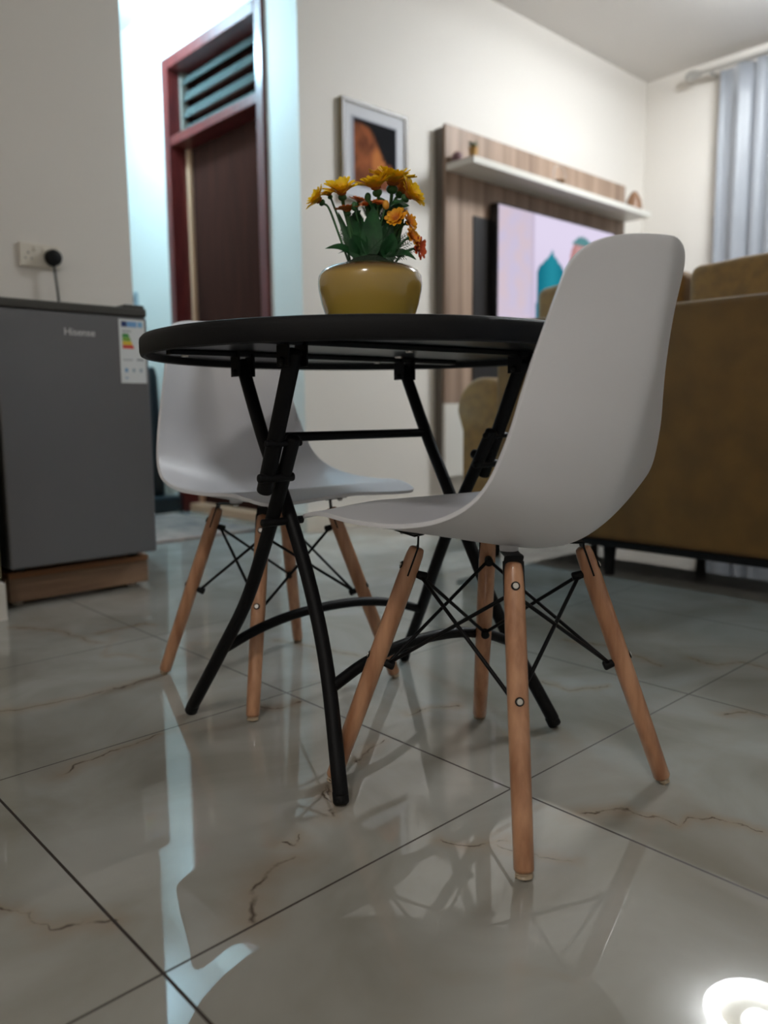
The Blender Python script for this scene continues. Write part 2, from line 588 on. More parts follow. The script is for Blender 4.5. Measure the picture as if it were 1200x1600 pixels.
alpha = [(.190, .143, .689), (.190, .067, .55), (.188, -.003, .44), (.190, -.08, .31), (.203, -.150, .18), (.2425, -.2445, .0115)]
beta = [(.222, -.094, .557), (.220, -.044, .47), (.219, .022, .36), (.226, .085, .25), (.245, .150, .15), (.271, .246, .0115)]
for s in (-1, 1):
    a = sgn_leg('leg', [(s * x, y, z) for x, y, z in alpha], .0122)
    obj('end_cap', tb([(s * .2395, -.237, .022), (s * .2440, -.2475, .002)], .0126, 16), MT['rubber'], a, True, 50)
    b = sgn_leg('leg', [(s * x, y, z) for x, y, z in beta], .0122)
    obj('end_cap', tb([(s * .269, .2385, .022), (s * .2725, .249, .002)], .0126, 16), MT['rubber'], b, True, 50)
    u = obj('upper_leg', tb([(s * .249, -.147, .689), (s * .249, -.040, .463)], .0135, 16), MT['black'], tab, True, 50)
    # clamp plate joining lower leg and upper leg
    q = Vector((0, .43, -.9)).normalized()
    for t_, r_ in ((.012, .008), (.075, .011)):
        p0 = Vector((s * .205, -.094, .557)) + q * t_
        obj('pivot_bolt', tb([p0, p0 + Vector((s * .066, 0, 0))], r_ * .7, 12), MT['black'], tab, True, 50)
    k0 = Vector((s * .232, -.062, .505))
    obj('clamp_knob', tb([k0 + Vector((0, .016, .0)), k0 + Vector((0, .032, .004))], .010, 14), MT['black'], b, True, 50)
    obj('hinge_bolt', tb([(s * .165, -.022, .41), (s * .246, -.022, .41)], .007, 12), MT['black'], tab, True, 50)
    # brackets under the top
    bm = u_bracket(s * .19, .0165, .003, .121, .153, .660)
    br = obj('top_bracket', bm, MT['black'], tab)
    obj('bracket_pin', tb([(s * .19 - .021, .137, .667), (s * .19 + .021, .137, .667)], .0065, 12), MT['black'], br, True, 50)
    bm = u_bracket(s * .249, .0175, .003, -.158, -.124, .664)
    br = obj('top_bracket', bm, MT['black'], tab)
    obj('bracket_pin', tb([(s * .249 - .022, -.140, .672), (s * .249 + .022, -.140, .672)], .0065, 12), MT['black'], br, True, 50)
obj('crossbar', tb([(-.189, .067, .55), (.189, .067, .55)], .0088, 14), MT['black'], tab, True, 50)
def arch(yv, yz, hx, dy, dz):
    return smooth_path([(-hx, yv, yz), (-hx * .66, yv + dy, yz + dz * .62), (-hx * .25, yv + dy, yz + dz * .98), (hx * .25, yv + dy, yz + dz * .98), (hx * .66, yv + dy, yz + dz * .62), (hx, yv, yz)], 28)
obj('stretcher', tb(arch(-.165, .155, .205, 0, .045), .0098, 14, round_end=False), MT['black'], tab, True, 50)
obj('stretcher', tb(arch(.150, .150, .243, 0, .045), .0098, 14, round_end=False), MT['black'], tab, True, 50)
for yy in (.1405, -.140):
    hx = .33
    obj('support_rail', bx(-hx, hx, yy - .013, yy + .013, UZ - .009, UZ, bev=.002), MT['under'], tab)
for sx, sy in ((-.30, .1405), (.05, -.02), (.30, -.14), (-.02, -.14), (.12, .1405)):
    obj('rail_screw', lt([(0, -.003), (.006, -.003), (.007, 0), (0, 0)], 12, (sx, sy, UZ - .009)), MT['steel'], tab)

# ================================================================== CHAIRS
prof = [[0.2723, 0.4346], [0.1862, 0.4415], [0.0897, 0.4194], [-0.0082, 0.3982], [-0.0952, 0.3979], [-0.1615, 0.4313], [-0.2048, 0.5067], [-0.2334, 0.6041], [-0.2519, 0.7044], [-0.2639, 0.8095]]
off = [[0.0018, -0.0117], [0.0013, -0.0009], [0.0015, 0.0195], [0.0042, 0.044], [0.0131, 0.0611], [0.0297, 0.0639], [0.0476, 0.0552], [0.0622, 0.0349], [0.0633, 0.0119], [0.0502, -0.0060]]
wid = [[v] for v in [0.1874, 0.2085, 0.2231, 0.2282, 0.2215, 0.2071, 0.1892, 0.1703, 0.1500, 0.1395]]
cFr, cTp, pw = 0.0584, 0.1092, 1.3132
def shell_pt(s, t):
    T = abs(t)
    q = max(0, 1 - T ** 3.2) ** (1 / 3.2)
    qh = max(0, 1 - T ** 4.0) ** (1 / 4.0)
    lo, hi = cFr * (1 - q), 1 - cTp * (1 - qh)
    x = (lo + s * (hi - lo)) * 9
    c, o, ww = spline(prof, x), spline(off, x), spline(wid, x)[0]
    Tp = (T * T + .0016) ** (pw / 2)          # soft centre line
    return Vector((t * ww, c[0] + o[0] * Tp, c[1] + o[1] * Tp))

def make_chair(loc, rz, label):
    root = empty('dining_chair', loc, label, 'chair', rz, 'moulded dining chairs at the folding table')
    NS, NT = 96, 56
    bm = bmesh.new()
    G = []
    for i in range(NS + 1):
        s = i / NS
        row = []
        for j in range(NT + 1):
            t = sin(pi / 2 * (2 * j / NT - 1)) * .5 + (2 * j / NT - 1) * .5
            row.append(bm.verts.new(shell_pt(s, t)))
        G.append(row)
    for i in range(NS):
        for j in range(NT):
            bm.faces.new((G[i][j], G[i][j + 1], G[i + 1][j + 1], G[i + 1][j]))
    bm.normal_update()
    me = bpy.data.meshes.new('seat_shell')
    bm.to_mesh(me)
    bm.free()
    for p in me.polygons:
        p.use_smooth = True
    me.materials.append(MT['shell'])
    sh = bpy.data.objects.new('seat_shell', me)
    COL.objects.link(sh)
    sh.parent = root
    so = sh.modifiers.new('thickness', 'SOLIDIFY')
    so.thickness = .0065
    so.offset = 0
    so.use_even_offset = True
    bv = sh.modifiers.new('bevel', 'BEVEL')
    bv.width = .0018
    bv.segments = 2
    bv.limit_method = 'ANGLE'
    bv.angle_limit = radians(50)
    TZ = .385
    nodes = {}
    for sx in (-1, 1):
        for sy in (-1, 1):
            top_ = Vector((sx * .088, sy * .092, TZ))
            foot = Vector((sx * .187, sy * .189, 0.004))
            ax = (foot - top_).normalized()
            Lg = (foot - top_).length
            pts = [top_ + ax * t * Lg for t in (0, .03, .12, .3, .55, .8, .991)]
            leg = obj('leg', tb(pts, [.0118, .0132, .0145, .0148, .0145, .0138, .0132], 24), MT['beech'], root, True, 50)
            f0 = top_ + ax * Lg * .989
            obj('foot_glide', tb([f0, Vector((foot.x, foot.y, 0.0005))], .0118, 18), MT['glide'], leg, True, 50)
            outd = Vector((sx, sy, 0)).normalized()
            outd = (outd - ax * outd.dot(ax)).normalized()
            # slot with the steel strap, seen on the two side faces
            sl = Vector((-sx * sy * outd.y * sy, 0, 0))
            side = ax.cross(outd).normalized()
            bm = bmesh.new()
            c0 = top_ + ax * .022
            hx_, hy_, hz_ = side * .0019, outd * .0009, ax * .025
            # strap: thin steel blade set in the leg top, rising to the shell
            def prism(bm, c, a, b, c3):
                vs = [bm.verts.new(c + a * i + b * j + c3 * k) for i in (-1, 1) for j in (-1, 1) for k in (-1, 1)]
                for f in [(0, 1, 3, 2), (4, 6, 7, 5), (0, 4, 5, 1), (2, 3, 7, 6), (0, 2, 6, 4), (1, 5, 7, 3)]:
                    bm.faces.new([vs[i] for i in f])
            prism(bm, c0, side * .0149, outd * .0013, ax * .024)
            # upright from leg top to the flange
            mt = Vector((sx * .090, sy * (.128 if sy > 0 else .060), 0))
            zt = .4055 if sy > 0 else .397
            zt = .404 if sy > 0 else .3935
            up0 = top_ - ax * .002
            up1 = Vector((top_.x - sx * .002, top_.y, zt))
            mid = (up0 + up1) / 2
            prism(bm, mid, side * .0135, outd * .0013, (up1 - up0) / 2)
            fl0 = Vector((up1.x, up1.y, zt))
            fl1 = Vector((mt.x, mt.y, zt + (.006 if sy > 0 else 0)))
            if sy < 0:
                fl1 = Vector((sx * .055, -.058, zt + .0002))
            fd = (fl1 - fl0)
            n_ = fd.normalized().cross(Vector((0, 0, 1))).normalized()
            prism(bm, (fl0 + fl1) / 2, n_ * .0125, Vector((0, 0, .0014)), fd / 2 + fd.normalized() * .002)
            obj('leg_bracket', bm, MT['black'], root)
            mpos = fl1 - fd.normalized() * .006
            obj('shell_mount', lt([(0, 0), (.013, 0), (.0135, .002), (.0145, .012 + (.004 if sy > 0 else .002)), (0, .012)], 24, mpos + Vector((0, 0, .0014))), MT['shell'], root, True, 40)
            obj('mount_screw', lt([(0, -.0045), (.004, -.0045), (.0062, -.002), (.0062, 0), (0, 0)], 16, mpos - Vector((0, 0, .0014))), MT['steel'], root, True, 40)
            for fr in (.085, .465):
                c1 = top_ + ax * (fr * Lg)
                rr = .0147
                h0, h1 = c1 + outd * (rr - .002), c1 + outd * (rr + .0006)
                wsh = obj('screw_washer', tb([h0, h1], .0062, 18, round_end=False), MT['rubber'], leg)
                h2 = c1 + outd * (rr + .0024)
                sc_ = obj('screw', tb([h0, h2], [.0046, .0040], 14, round_end=False), MT['steel'], leg)
            nodes[(sx, sy, 0)] = top_ + ax * (.10 * Lg) - outd * .019
            nodes[(sx, sy, 1)] = top_ + ax * (.475 * Lg) - outd * .019
            for fr in (.10, .475):
                c1 = top_ + ax * (fr * Lg)
                obj('rod_boss', tb([c1 - outd * .012, c1 - outd * .030], [.0062, .0078], 12), MT['rubber'], leg, True, 50)
    prs = [((-1, -1), (1, -1)), ((1, -1), (1, 1)), ((1, 1), (-1, 1)), ((-1, 1), (-1, -1))]
    for a, b in prs:
        for p, q in ((nodes[(*a, 0)], nodes[(*b, 1)]), (nodes[(*b, 0)], nodes[(*a, 1)])):
            obj('brace_rod', tb([p, q], .0030, 10), MT['black'], root, True, 50)
    return root

chair = make_chair((.957, .7635, 0), .0160, 'pale grey moulded chair nearest the camera, its back to the viewer')
chair_b = copy_tree(chair)
chair_b['label'] = 'pale grey moulded chair behind the table, facing the viewer beside the refrigerator'
chair_b.location = (1.008, 1.437, 0)
chair_b.rotation_euler = (0, 0, pi - .030)

# ================================================================== POTTED FLOWERS
PC = Vector((.9985, 1.102, ZT))
AXR = Vector((.7304, -.6829, 0)).normalized()
AXD = Vector((-.6765, -.7252, 0)).normalized()
pot = empty('potted_flowers', PC, 'mustard glazed pot of yellow and orange artificial flowers standing on the black table', 'flower pot')
def PP(r, d, z):
    return AXR * r + AXD * d + Vector((0, 0, z))
prf = [(0, .0005), (.056, .0005), (.062, .004), (.071, .02), (.0805, .044), (.0885, .072), (.0935, .098), (.0948, .114), (.0935, .128), (.088, .138), (.079, .1445), (.069, .148), (.064, .149), (.061, .147), (.062, .142), (.075, .13), (.078, .12), (0, .119)]
obj('pot', lt([(a, b * .875) for a, b in prf], 72), MT['glaze'], pot, True, 60)
bm = bmesh.new()
lathe(bm, [(0, .150), (.025, .147), (.045, .137), (.060, .122), (.066, .112), (.0, .106)], 32)
for v in bm.verts:
    v.co.z += noise.noise(v.co * 60) * .004
obj('moss', bm, MT['moss'], pot, True)

def add_color(me, fn):
    ca = me.color_attributes.new('Col', 'FLOAT_COLOR', 'POINT')
    for i, v in enumerate(me.vertices):
        c = fn(v.co)
        ca.data[i].color = (c[0], c[1], c[2], 1)

def flower(pos, nrm, rad, cols, npet=15, cup=.35, layers=2, eye=.26):
    """petalled bloom; cols = (tip colour, base colour)"""
    nrm = Vector(nrm).normalized()
    e1, e2 = frame_at(nrm)
    bm = bmesh.new()
    tv = []
    for L_ in range(layers):
        rr = rad * (1 - .22 * L_)
        for k in range(npet):
            a = 2 * pi * (k + .5 * L_) / npet + random.uniform(-.08, .08)
            ln = rr * random.uniform(.88, 1.06)
            wd = rr * 4.6 / npet * random.uniform(.9, 1.15)
            cu = cup + .30 * L_ + random.uniform(-.1, .12)
            dr = e1 * cos(a) + e2 * sin(a)
            sd = e1 * -sin(a) + e2 * cos(a)
            rows = []
            for i, (f, wf) in enumerate(((.12, .35), (.35, .75), (.6, 1.0), (.82, .95), (.95, .6), (1.0, .2))):
                h = nrm * (ln * (cu * f - .30 * max(0, f - .6)))
                c = dr * (f * ln * cos(cu * .6)) + h
                row = []
                for w_ in (-1, 0, 1):
                    v = bm.verts.new(pos + c + sd * w_ * wf * wd * .5 + nrm * (abs(w_) * wd * .18))
                    tv.append(f)
                    row.append(v)
                rows.append(row)
            for i in range(len(rows) - 1):
                for j in range(2):
                    bm.faces.new((rows[i][j], rows[i][j + 1], rows[i + 1][j + 1], rows[i + 1][j]))
    me = bpy.data.meshes.new('flower')
    bm.to_mesh(me)
    bm.free()
    ca = me.color_attributes.new('Col', 'FLOAT_COLOR', 'POINT')
    for i, f in enumerate(tv):
        g = min(1, max(0, (f - .2) / .6))
        ca.data[i].color = tuple(cols[1][q] * (1 - g) + cols[0][q] * g for q in range(3)) + (1,)
    for p in me.polygons:
        p.use_smooth = True
    me.materials.append(MT['petal'])
    o = bpy.data.objects.new('flower', me)
    COL.objects.link(o)
    o.parent = pot
    bm = bmesh.new()
    bmesh.ops.create_icosphere(bm, subdivisions=2, radius=rad * eye)
    for v in bm.verts:
        v.co = pos + e1 * v.co.x + e2 * v.co.y + nrm * (v.co.z * .5 + rad * .12)
    obj('flower_center', bm, MT['flower_eye'], o, True)
    # green calyx behind
    bm = bmesh.new()
    bmesh.ops.create_icosphere(bm, subdivisions=2, radius=rad * .24)
    for v in bm.verts:
        v.co = pos + e1 * v.co.x + e2 * v.co.y + nrm * (v.co.z * .8 - rad * .12)
    obj('calyx', bm, MT['green_stem'], o, True)
    return o

YEL = (S((255, 214, 16)), S((246, 156, 18)))
YEO = (S((246, 176, 28)), S((222, 104, 24)))
ORG = (S((240, 142, 62)), S((206, 88, 36)))
RED = (S((222, 92, 40)), S((190, 66, 30)))
K = .00121
def fp(px, py, d=0.0):
    hd = 1.487 - d
    z = .598 + hd * math.tan(math.atan((800 - py) / 1236) - .1287) - ZT
    return PP((px - 579) / 1236 * (hd * .9917 - (z + ZT - .598) * .128), d, z)
def cdir(r, d, z):
    return AXR * r + AXD * d + Vector((0, 0, z))
FL = [((503, 314), .00, (-.7, .35, .5), 15, YEL), ((517, 305), -.02, (-.35, .3, .8), 13, YEL), ((537, 304), .02, (-.1, .55, .8), 19, YEL),
      ((591, 297), .015, (-.2, .35, .9), 21, YEL), ((615, 291), -.01, (.1, .3, 1), 25, YEL), ((638, 308), .01, (.7, .45, .5), 19, (YEL[0], YEO[1])), ((627, 302), -.04, (.5, -.2, .8), 18, YEO),
      ((546, 331), .02, (-.1, .15, 1), 14, ORG), ((562, 316), -.01, (.2, .3, .9), 11, ORG), ((575, 322), .01, (-.1, .4, .8), 9, ORG), ((593, 320), .02, (.1, .4, .8), 9, ORG),
      ((622, 343), .02, (-.3, .75, .4), 13, YEO), ((624, 331), -.01, (.3, .3, .8), 9, ORG), ((639, 348), .01, (.6, .5, .3), 12, YEO), ((643, 371), .01, (.75, .5, .3), 13, YEO), ((653, 389), .00, (.8, .5, .0), 13, RED)]
base = lambda a, b: PP(a, b, .114)
for (px, py), d, n, r, c in FL:
    p = fp(px, py, d)
    nv = cdir(*n).normalized()
    rad = r * K * (1.5 if r > 14 else 1.35)
    flower(p, nv, rad, c, npet=16 if r > 14 else 11, cup=.62 if r > 14 else .4, layers=3 if r > 14 else 2)
    b0 = base(max(-.03, min(.03, (px - 579) * K * .45)), d * .3)
    p1 = p - nv * rad * .2
    midp = (b0 + p1) / 2 + cdir(0, 0, .012) + (p1 - b0).cross(Vector((0, 0, 1))) * .05
    pa = smooth_path([tuple(b0), tuple(midp), tuple(p1 - nv * rad * .5), tuple(p1)], 10)
    obj('stem', tb(pa, .0022 if r < 16 else .0034, 6, round_end=False), MT['green_stem'], pot, True)
for (px, py, d) in ((577, 308, .01), (605, 320, .025), (556, 322, .03), (628, 322, 0)):
    bm = bmesh.new()
    bmesh.ops.create_icosphere(bm, subdivisions=2, radius=.0062)
    for v in bm.verts:
        v.co.z *= 1.35
        v.co += fp(px, py, d)
    obj('bud', bm, MT['petal'] if px == 605 else MT['green_stem'], pot, True)
    if px == 605:
        o = [x for x in COL.objects if x.name.startswith('bud')][-1]
        add_color(o.data, lambda c: S((240, 170, 60)))
    p = fp(px, py, d)
    obj('stem', tb(smooth_path([tuple(base((px - 579) * K * .4, 0)), tuple((base(0, 0) + p) / 2), tuple(p)], 8), .0015, 6, round_end=False), MT['green_stem'], pot, True)

def leaf(a, b, wd, facing, bend=.1, m='green', name='leaf', serr=.0):
    a, b = Vector(a), Vector(b)
    ax = b - a
    L_ = ax.length
    t = ax.normalized()
    f = Vector(facing)
    f = (f - t * f.dot(t)).normalized()
    sd = t.cross(f).normalized()
    bm = bmesh.new()
    rows = []
    n = 14
    for i in range(n + 1):
        u = i / n
        ww = wd * .62 * (sin(pi * min(1, u ** .8 * .98 + .02)) ** .8) * (1 + serr * (i % 2))
        c = a + ax * u + f * (bend * L_ * sin(pi * u)) 
        row = []
        for k in (-1, -.5, 0, .5, 1):
            row.append(bm.verts.new(c + sd * k * ww + f * (abs(k) * ww * .35)))
        rows.append(row)
    for i in range(n):
        for j in range(4):
            bm.faces.new((rows[i][j], rows[i][j + 1], rows[i + 1][j + 1], rows[i + 1][j]))
    o = obj(name, bm, MT[m], pot, True)
    return o
LV = [((580, 404), (586, 322), 26, .035, (.1, 1, .1), -.06), ((566, 404), (560, 345), 22, .025, (-.4, .8, .3), -.08), ((598, 404), (612, 340), 20, .02, (.4, .9, .3), -.06),
      ((556, 405), (509, 388), 20, .02, (0, .55, .8), .16), ((612, 405), (652, 407), 17, .03, (0, .55, .8), .2), ((570, 405), (541, 352), 18, -.01, (-.3, .8, .5), .05),
      ((590, 404), (600, 352), 22, .005, (0, .9, .2), .05), ((575, 406), (572, 350), 24, -.02, (.1, .9, .2), .05), ((605, 405), (628, 366), 14, .0, (.2, .8, .5), .05), ((600, 406), (640, 396), 14, -.03, (.2, .4, .8), .2),
      ((560, 406), (528, 396), 15, -.03, (0, .4, .8), .2), ((585, 406), (592, 362), 22, -.035, (0, 1, .1), .05), ((562, 400), (549, 372), 12, .03, (-.5, .8, .3), .05), ((606, 400), (618, 376), 13, .035, (.3, .9, .2), .05),
      ((588, 330), (577, 312), 9, .02, (0, .8, .5), .1), ((612, 322), (633, 315), 8, .02, (0, .7, .6), .1), ((606, 330), (596, 308), 9, .01, (0, .8, .4), .1), ((553, 345), (566, 328), 9, .01, (0, .8, .4), .1)]
LV += [((574, 404), (560, 326), 16, .0, (-.2, 1, .1), .03), ((592, 404), (603, 330), 18, -.01, (.2, 1, .1), .03), ((566, 402), (550, 335), 15, .015, (-.3, 1, .2), -.04), ((600, 404), (622, 350), 16, -.02, (.3, 1, .2), .04),
       ((556, 400), (530, 330), 9, .0, (-.4, 1, .2), .03), ((584, 404), (580, 330), 24, -.03, (0, 1, .1), .02), ((610, 402), (634, 330), 9, -.01, (.3, 1, .2), .03), ((568, 404), (554, 366), 24, .03, (-.3, 1, .2), -.05), ((604, 404), (616, 364), 22, .03, (.3, 1, .2), -.05),
       ((590, 345), (572, 318), 12, .0, (0, 1, .3), .05), ((600, 340), (630, 318), 12, -.01, (0, 1, .3), .05), ((585, 335), (600, 312), 12, -.02, (0, 1, .3), .05), ((618, 325), (642, 322), 9, .01, (0, 1, .4), .1)]
for a, b, wd, d, f, bd in LV:
    leaf(fp(a[0], a[1], d * .6), fp(b[0], b[1], d), wd * K, cdir(*f), bd)

def sprig(a, b, n=9, ln=.012):
    a, b = Vector(a), Vector(b)
    bm = bmesh.new()
    ax = b - a
    tube(bm, [a, (a + b) / 2 + Vector((0, 0, .002)), b], .0008, 5, round_end=False)
    t = ax.normalized()
    sd = t.cross(AXD).normalized()
    for i in range(1, n + 1):
        c = a + ax * (i / n)
        l2 = ln * (1.1 - .5 * i / n)
        for s in (-1, 1):
            tip = c + (t * .7 + sd * s * .75 + AXD * random.uniform(-.3, .3)).normalized() * l2
            m_ = (c + tip) / 2
            w_ = (tip - c).cross(AXD).normalized() * l2 * .11
            q = [bm.verts.new(v) for v in (c, m_ + w_, tip, m_ - w_)]
            bm.faces.new(q)
            q2 = [bm.verts.new(v) for v in (c, m_ + AXD * l2 * .1, tip, m_ - AXD * l2 * .1)]
            bm.faces.new(q2)
    obj('fern_sprig', bm, MT['green_dark'], pot)
for a, b, d in [((556, 388), (534, 363), .02), ((552, 392), (540, 372), 0), ((608, 392), (636, 368), .02), ((610, 398), (641, 380), .03), ((606, 385), (622, 362), .0), ((612, 402), (645, 392), .01), ((604, 396), (630, 378), -.02), ((600, 372), (614, 352), .02),
                ((570, 350), (556, 334), .0), ((596, 346), (606, 326), .0), ((590, 345), (586, 322), -.02), ((612, 345), (634, 326), .0), ((604, 355), (628, 345), -.01), ((565, 360), (548, 342), -.02), ((608, 330), (622, 316), .0), ((582, 340), (572, 324), .0), ((600, 400), (634, 402), .04), ((575, 398), (600, 372), .04)]:
    sprig(fp(a[0], a[1], d * .7), fp(b[0], b[1], d))

# ================================================================== REFRIGERATOR + STAND
FX0, FX1, FY0, FY1 = .772, 1.247, 2.47, 3.02
st = empty('refrigerator_stand', ((FX0 + FX1) / 2, 2.78, 0), 'low wooden plinth board under the silver refrigerator', 'stand')
cxs, cys = (FX0 + FX1) / 2, 2.78
obj('front_board', bx(-.225, .232, 2.535 - cys, 2.553 - cys, .014, .088, bev=.002), MT['old_wood'], st)
obj('deck', bx(-.226, .234, 2.532 - cys, 2.98 - cys, .089, .108, bev=.002), MT['old_wood_edge'], st)
for sx in (-.232, .214):
    obj('side_board', bx(sx, sx + .018, 2.556 - cys, 2.97 - cys, .014, .088), MT['old_wood'], st)
for sx in (-.19, .19):
    for yy in (2.58, 2.95):
        obj('foot', lt([(0, 0), (.015, 0), (.015, .0145), (0, .0145)], 16, (sx, yy - cys, 0)), MT['white_plastic'], st)
fr = empty('refrigerator', (cxs, 2.745, .108), 'silver countertop-height refrigerator with energy label standing by the doorway', 'refrigerator')
hx = (FX1 - FX0) / 2
y0 = FY0 - 2.745
ZF = .108
obj('cabinet', bx(-hx + .004, hx - .004, y0 + .045, .27, .016, .815, bev=.006), MT['fridge_side'], fr)
obj('door', bx(-hx, hx, y0, y0 + .04, .020, .795, bev=.007, seg=3), MT['fridge'], fr)
obj('top_cap', bx(-hx, hx, y0 - .002, .272, .796, .824, bev=.006, seg=3), MT['fridge_dark'], fr)
obj('hinge_cover', bx(hx - .075, hx - .006, y0 + .0, y0 + .07, .822, .834, bev=.005), MT['fridge_dark'], fr)
obj('gasket', bx(-hx + .01, hx - .01, y0 + .038, y0 + .048, .03, .79), MT['rubber'], fr)
for sx in (-hx + .05, hx - .05):
    for yy in (y0 + .08, .22):
        obj('foot', lt([(0, 0), (.016, 0), (.016, .017), (0, .017)], 16, (sx, yy, 0)), MT['rubber'], fr)

def text_mesh(name, txt, size, m, parent, loc, rot, ext=.0006):
    cu = bpy.data.curves.new(name, 'FONT')
    cu.body = txt
    cu.size = size
    cu.extrude = ext
    cu.align_x = 'CENTER'
    cu.align_y = 'CENTER'
    tmp = bpy.data.objects.new('tmp', cu)
    COL.objects.link(tmp)
    dg = bpy.context.evaluated_depsgraph_get()
    me = bpy.data.meshes.new_from_object(tmp.evaluated_get(dg))
    bpy.data.objects.remove(tmp)
    me.materials.clear()
    me.materials.append(m)
    o = bpy.data.objects.new(name, me)
    COL.objects.link(o)
    o.parent = parent
    o.location = loc
    o.rotation_euler = rot
    return o
RX = (pi / 2, 0, 0)
text_mesh('logo', 'Hisense', .031, MT['text_light'], fr, (.012, y0 - .0006, .735), RX)
# energy label
lb = obj('energy_label', bx(hx - .098, hx - .010, y0 - .0012, y0 + .001, .583, .786), MT['label'], fr)
def lab(name, x0, x1, z0, z1, col, skew=0):
    bm = bmesh.new()
    yy = y0 - .0018
    vs = [bm.verts.new(v) for v in ((x0, yy, z0), (x1 + skew, yy, z0), (x1, yy, z1), (x0, yy, z1))]
    f = bm.faces.new(vs)
    r_ = bmesh.ops.extrude_face_region(bm, geom=[f])
    for v in r_['geom']:
        if isinstance(v, bmesh.types.BMVert):
            v.co.y += .0008
    m = MT.get(('lab', col)) or mat('label_ink', S(col), .5)
    MT[('lab', col)] = m
    obj(name, bm, m, lb)
lx = hx - .098
lab('label_band', lx + .008, lx + .026, .762, .779, (38, 62, 120))
lab('label_band', lx + .027, lx + .060, .762, .779, (120, 170, 220))
lab('label_band', lx + .064, lx + .080, .762, .779, (130, 185, 225))
lab('rating_bar', lx + .010, lx + .030, .729, .740, (60, 150, 70), .004)
lab('rating_bar', lx + .010, lx + .035, .717, .728, (130, 180, 60), .004)
lab('rating_bar', lx + .010, lx + .040, .705, .716, (232, 200, 50), .004)
lab('rating_bar', lx + .010, lx + .045, .693, .704, (216, 66, 56), .004)
lab('rating_arrow', lx + .068, lx + .082, .715, .727, (30, 30, 34))
for i in range(3):
    lab('label_icon', lx + .014 + i * .025, lx + .024 + i * .025, .618, .630, (110, 160, 200) if i == 0 else (170, 186, 196))
lab('label_line', lx + .010, lx + .042, .655, .659, (170, 175, 180))
lab('label_line', lx + .056, lx + .080, .655, .661, (150, 156, 162))
lab('label_line', lx + .010, lx + .040, .746, .750, (160, 166, 170))
lab('label_line', lx + .014, lx + .024, .597, .602, (160, 185, 205))

# wall socket + plug
so_ = empty('wall_socket', (1.138, YB, 1.172), 'cream double wall socket above the refrigerator', 'socket')
obj('plate', bx(-.073, .073, -.010, 0, -.043, .043, bev=.003), MT['white_plastic'], so_)
for sx in (-.018, .018):
    obj('rocker_switch', bx(sx - .006, sx + .006, -.013, -.009, .016, .032, bev=.001), MT['white_plastic'], so_)
for sx in (-.042, .042):
    for (ax_, az_, ww, hh) in ((0, .008, .002, .004), (-.011, -.012, .0035, .002), (.011, -.012, .0035, .002)):
        obj('pin_hole', bx(sx + ax_ - ww, sx + ax_ + ww, -.0106, -.0099, az_ - hh, az_ + hh), MT['fridge_dark'], so_)
pl = empty('power_plug', (1.180, YB - .0105, 1.168), 'round black plug with cord in the right side of the wall socket', 'plug')
bm = bmesh.new()
lathe(bm, [(0, 0), (.028, 0), (.030, .006), (.030, .022), (.026, .034), (.012, .038), (0, .038)], 32)
bmesh.ops.rotate(bm, verts=bm.verts, cent=(0, 0, 0), matrix=Matrix.Rotation(pi / 2, 3, 'X'))
obj('plug_body', bm, MT['rubber'], pl, True, 50)
obj('cord', tb(smooth_path([(0, -.018, -.024), (.002, -.02, -.07), (.008, -.022, -.16), (.012, -.022, -.30), (.01, -.03, -.55)], 20), .0042, 8), MT['rubber'], pl, True)

# kitchen base cabinet left of the refrigerator
cb = empty('kitchen_cabinet', (.40, 2.73, 0), 'olive kitchen base cabinet with pale plinth at the left frame edge', 'cabinet')
obj('carcass', bx(-.33, .325, -.30, .34, .11, .86, bev=.002), MT['cab'], cb)
obj('cabinet_door', bx(-.33, .325, -.322, -.301, .12, .85, bev=.003), MT['cab'], cb)
obj('plinth', bx(-.33, .330, -.335, .34, 0, .108), MT['white_shelf'], cb)
obj('worktop', bx(-.34, .340, -.345, .345, .862, .892, bev=.004), MT['granite'], cb)
obj('door_handle', tb([(.27, -.35, .62), (.27, -.35, .75)], .005, 8), MT['steel'], cb, True)
for z in (.625, .745):
    obj('handle_post', tb([(.27, -.35, z), (.27, -.321, z)], .004, 8), MT['steel'], cb, True)

# ================================================================== HALLWAY THINGS
sw = empty('light_switch', (XC, 4.81, 1.30), 'small grey light switch on the bright hallway wall', 'switch')
obj('plate', bx(-.010, 0, -.043, .043, -.043, .043, bev=.003), mat('grey_plate', S((150, 160, 166)), .4), sw)
obj('rocker', bx(-.014, -.009, -.012, .012, -.02, .02, bev=.002), MT['fridge_side'], sw)
rg = obj('rug', bx(-.34, .32, -.45, .45, 0.0005, .011, bev=.003), MT['rug'])
rg.location = (1.92, 3.75, 0)
tag(rg, 'pinkish grey patterned mat lying on the hallway floor', 'rug')
vc = empty('upright_vacuum', (2.20, 4.38, 0), 'tall dark upright cleaner in the hallway, half hidden behind the refrigerator', 'vacuum cleaner')
obj('base', bx(-.13, .13, -.12, .12, .012, .10, bev=.02, seg=3), MT['dark_plastic'], vc, True, 40)
obj('body', tb([(0.02, .03, .09), (.02, .03, .30), (.02, .03, .80), (.02, .03, .86)], [.070, .065, .052, .040], 20), MT['dark_plastic'], vc, True, 50)
for sx in (-.1, .1):
    obj('wheel', tb([(sx - .012, .09, .024), (sx + .012, .09, .024)], .0235, 18), MT['rubber'], vc, True, 50)
hl = empty('hall_ceiling_lamp', (1.80, 4.15, CEIL), 'bright cool round lamp hanging from the hallway ceiling', 'lamp')
obj('lamp_base', lt([(0, 0), (.05, 0), (.05, -.02), (.012, -.025), (.012, -.16), (.03, -.17), (0, -.17)], 24), MT['white_plastic'], hl)
